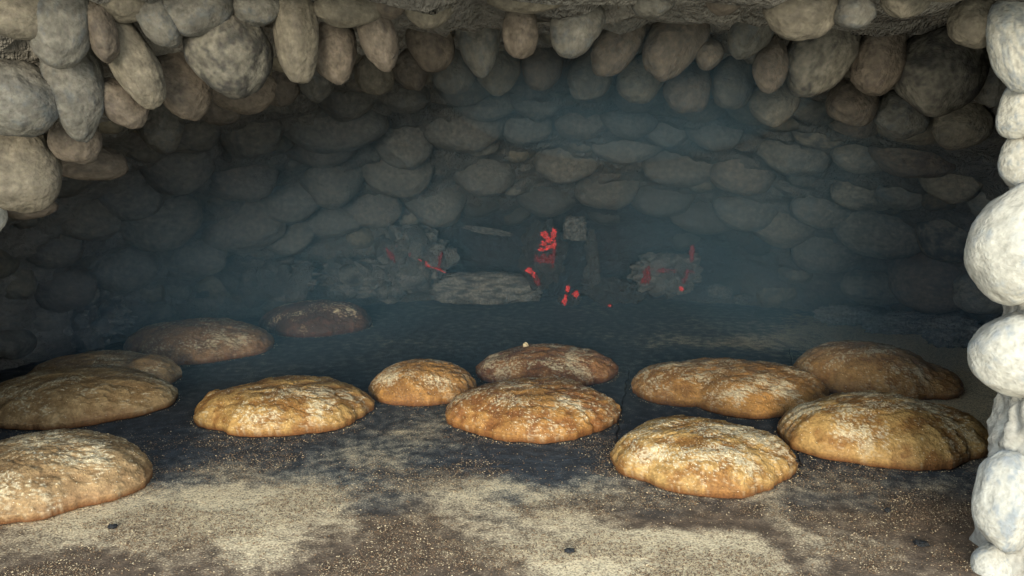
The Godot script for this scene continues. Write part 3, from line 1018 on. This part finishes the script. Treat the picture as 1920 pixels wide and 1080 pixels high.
func grain(buf: PackedFloat32Array, r: RandomNumberGenerator, p: Vector3, size: float, c: Color) -> void:
	var b := Basis.from_euler(Vector3(r.randf_range(-0.5, 0.5), r.randf() * TAU, r.randf_range(-0.5, 0.5))) * Basis.from_scale(Vector3(size, size * r.randf_range(0.6, 1.2), size * r.randf_range(0.7, 1.3)))
	buf.append_array(PackedFloat32Array([b.x.x, b.y.x, b.z.x, p.x, b.x.y, b.y.y, b.z.y, p.y, b.x.z, b.y.z, b.z.z, p.z, c.r, c.g, c.b, 1.0]))


func scatter(called: String, buf: PackedFloat32Array, count: int, parent: Node) -> MultiMeshInstance3D:
	var mm := MultiMesh.new()
	mm.transform_format = MultiMesh.TRANSFORM_3D
	mm.use_colors = true
	mm.mesh = grain_mesh
	mm.instance_count = count
	mm.buffer = buf
	var o := MultiMeshInstance3D.new()
	o.name = called
	o.multimesh = mm
	o.material_override = mat_grain
	o.set_meta("kind", "stuff")
	parent.add_child(o, true)
	return o


func breads() -> void:
	var red := {"light": Color(0.40, 0.19, 0.065), "dark": Color(0.23, 0.095, 0.034), "burnt": Color(0.15, 0.05, 0.02), "flour": 0.48, "scorch": 0.55, "grains": 1500}
	bread("largest bread at the near left, flour-dusted, cut off by the left edge", -110, 292, 975, 0.052, [[0, 0, 0.86, 1.0], [0.42, 0.05, 0.58, 0.95], [0.1, 0.3, 0.6, 0.9], [-0.45, 0.1, 0.55, 0.9]], 1, {"flour": 0.55, "grains": 3000, "light": Color(0.40, 0.268, 0.13), "dark": Color(0.28, 0.175, 0.08)})
	bread("wide low bread at the left edge, just behind the flour-dusted nearest left one", -40, 336, 804, 0.048, [[0, 0, 0.82, 1.0], [-0.35, 0, 0.6, 0.85], [0.5, 0.05, 0.5, 0.85], [0.2, 0.2, 0.55, 0.9]], 2, {"flour": 0.45, "grains": 1600, "light": Color(0.46, 0.31, 0.145), "dark": Color(0.34, 0.21, 0.09)})
	bread("bread with a knob at its right end, mostly hidden behind the wide left bread", 60, 345, 742, 0.046, [[-0.1, 0, 0.78, 0.9], [0.62, 0.12, 0.38, 1.0], [-0.5, 0, 0.5, 0.7]], 3, {"flour": 0.4, "grains": 900, "light": Color(0.46, 0.30, 0.14), "dark": Color(0.33, 0.2, 0.085)})
	bread("dim brown bread standing alone deep in the smoke at left", 244, 516, 684, 0.056, [[0, 0, 0.84, 1.0], [-0.45, 0, 0.55, 0.9], [0.4, 0, 0.6, 0.8]], 4, {"flour": 0.25, "grains": 500, "light": Color(0.36, 0.2, 0.09), "dark": Color(0.23, 0.12, 0.055)})
	bread("rearmost dark red-brown bread, closest to the embers", 490, 698, 634, 0.055, [[0, 0, 0.86, 1.0], [0.4, 0, 0.6, 0.95], [-0.4, 0, 0.6, 0.85]], 5, {"light": Color(0.12, 0.055, 0.032), "dark": Color(0.07, 0.032, 0.018), "burnt": Color(0.08, 0.028, 0.015), "flour": 0.0, "grains": 60})
	bread("golden bread left of centre with a small knob on its left rim", 376, 702, 822, 0.046, [[0.05, 0, 0.84, 1.0], [0.5, 0, 0.5, 0.8], [-0.45, 0.15, 0.53, 0.85], [-0.1, 0.35, 0.52, 0.95], [0.35, 0.2, 0.55, 0.9], [-0.86, -0.2, 0.14, 0.5]], 6, {"flour": 0.42, "grains": 2200})
	bread("smallest round bread, left of the dark one in the middle", 690, 896, 764, 0.048, [[0, 0, 0.92, 1.0], [0.3, 0.05, 0.68, 0.85], [-0.2, 0.15, 0.75, 0.85]], 7, {"flour": 0.5, "grains": 1300, "light": Color(0.47, 0.24, 0.065)})
	bread("dark reddish bread with a crumb on top, behind the meal-covered middle bread", 890, 1157, 735, 0.042, [[0, 0, 0.88, 1.0], [0.4, 0.05, 0.59, 0.9], [-0.4, 0.1, 0.58, 0.85], [0, 0.25, 0.6, 0.8]], 8, red)
	bread("middle bread thickly covered with golden meal", 832, 1162, 835, 0.047, [[0, 0, 0.86, 1.0], [-0.4, 0.05, 0.58, 0.95], [0.45, 0.05, 0.54, 0.9], [0.1, 0.3, 0.58, 0.9], [0.3, -0.25, 0.5, 0.92]], 9, {"flour": 0.62, "grains": 4200, "light": Color(0.48, 0.25, 0.07), "dark": Color(0.3, 0.125, 0.035), "scorch": 0.3})
	bread("two-lobed bread with a crease down its front, right of centre", 1180, 1548, 787, 0.047, [[0.28, 0.02, 0.68, 1.0], [-0.5, -0.08, 0.5, 0.95], [0.1, 0.22, 0.56, 0.95], [0.6, 0, 0.4, 0.85], [-0.05, -0.2, 0.6, 0.95]], 10, {"flour": 0.52, "grains": 2600, "light": Color(0.47, 0.24, 0.065)})
	bread("smooth bread at the far right, behind the others and near the wall", 1488, 1780, 752, 0.068, [[-0.12, 0, 0.8, 1.0], [0.45, 0.22, 0.55, 0.55], [-0.4, -0.05, 0.6, 0.95], [0.05, 0.15, 0.68, 0.95]], 11, {"flour": 0.3, "grains": 1000, "light": Color(0.44, 0.25, 0.085)})
	bread("nearest bread at right of centre, with white flour patches", 1140, 1486, 937, 0.050, [[0, 0, 0.87, 1.0], [-0.42, 0, 0.57, 0.95], [0.45, 0.02, 0.54, 0.85], [0.05, 0.34, 0.56, 0.9], [-0.2, -0.25, 0.6, 0.95]], 12, {"flour": 0.68, "grains": 3500})
	bread("large golden bread at the near right, beside the white-patched one", 1455, 1838, 880, 0.060, [[0, 0, 0.8, 1.0], [-0.42, 0.05, 0.57, 0.9], [0.5, 0.05, 0.5, 0.8], [0.1, 0.22, 0.58, 0.9], [-0.55, 0.2, 0.4, 0.8]], 13, {"flour": 0.55, "grains": 3000})
	# the crumb on top of the dark bread
	var p := floor_at(982, 648, 0.045)
	p = floor_at(982, 690)
	for c in get_children():
		if str(c.get_meta("label", "")).begins_with("dark reddish bread"):
			var m := put("crumb", lump(77, 2, Color(0.6, 0.5, 0.3), Color(0.7, 0.6, 0.4), 0.4), mat_crust, c)
			m.transform = Transform3D(Basis.from_scale(Vector3.ONE * 0.005), Vector3(-0.035, 0.041, -0.03))


func bran() -> void:
	var r := RandomNumberGenerator.new()
	r.seed = 99
	var buf := PackedFloat32Array()
	var got := 0
	var img := floor_tex.get_image()
	var iw := img.get_width()
	var ih := img.get_height()
	while got < 170000:
		var d := 0.62 + 0.75 * pow(r.randf(), 1.6)
		var x := r.randf_range(-0.62, 0.62) * d / 0.85
		var keep := smoothstep(1.3, 0.88, d + 0.12 * n1.get_noise_2d(x * 5.0, d * 5.0))
		keep *= 0.12 + 0.88 * smoothstep(-0.3, 0.45, n2.get_noise_2d(x * 6.0 + 5.0, d * 9.0) + 0.4 * n1.get_noise_2d(x * 20.0, d * 28.0))
		if r.randf() > keep:
			continue
		var c := Color(0.09, 0.06, 0.035)
		var pick := r.randf()
		if pick > 0.93:
			c = Color(0.62, 0.50, 0.31)
		elif pick > 0.8:
			c = Color(0.40, 0.33, 0.21)
		elif pick > 0.5:
			c = Color(0.20, 0.12, 0.06)
		grain(buf, r, Vector3(x, 0.0012, -d), 0.0004 + 0.0011 * pow(r.randf(), 2.5), c)
		got += 1
	var o := scatter("bran_flakes", buf, got, self)
	tag(o, "loose brown and golden bran flakes strewn over the front of the hearth", "bran", "", "stuff")


func smoke() -> void:
	for a in [
		["smoke", "thin blue smoke filling the oven under the vault", Vector3(0.12, 0.26, -1.62), Vector3(2.5, 0.85, 1.3), 0.165],
		["smoke", "faint wisp of smoke under the lip of the vault at top centre", Vector3(0.14, 0.50, -1.12), Vector3(0.5, 0.26, 0.6), 0.5],
		["smoke", "faint wisp of smoke drifting along the right side of the vault", Vector3(0.62, 0.28, -1.4), Vector3(0.9, 0.5, 0.8), 0.22],
		["smoke", "faint smoke lying over the left loaves and the left wall", Vector3(-0.50, 0.22, -1.45), Vector3(0.9, 0.44, 0.8), 0.13],
	]:
		var f := FogVolume.new()
		f.name = numbered(a[0])
		f.shape = RenderingServer.FOG_VOLUME_SHAPE_ELLIPSOID
		f.size = a[3]
		var m := FogMaterial.new()
		m.density = a[4]
		m.albedo = Color(0.49, 0.68, 0.79)
		f.material = m
		f.position = a[2]
		tag(f, a[1], "smoke", "", "stuff")
		add_child(f)
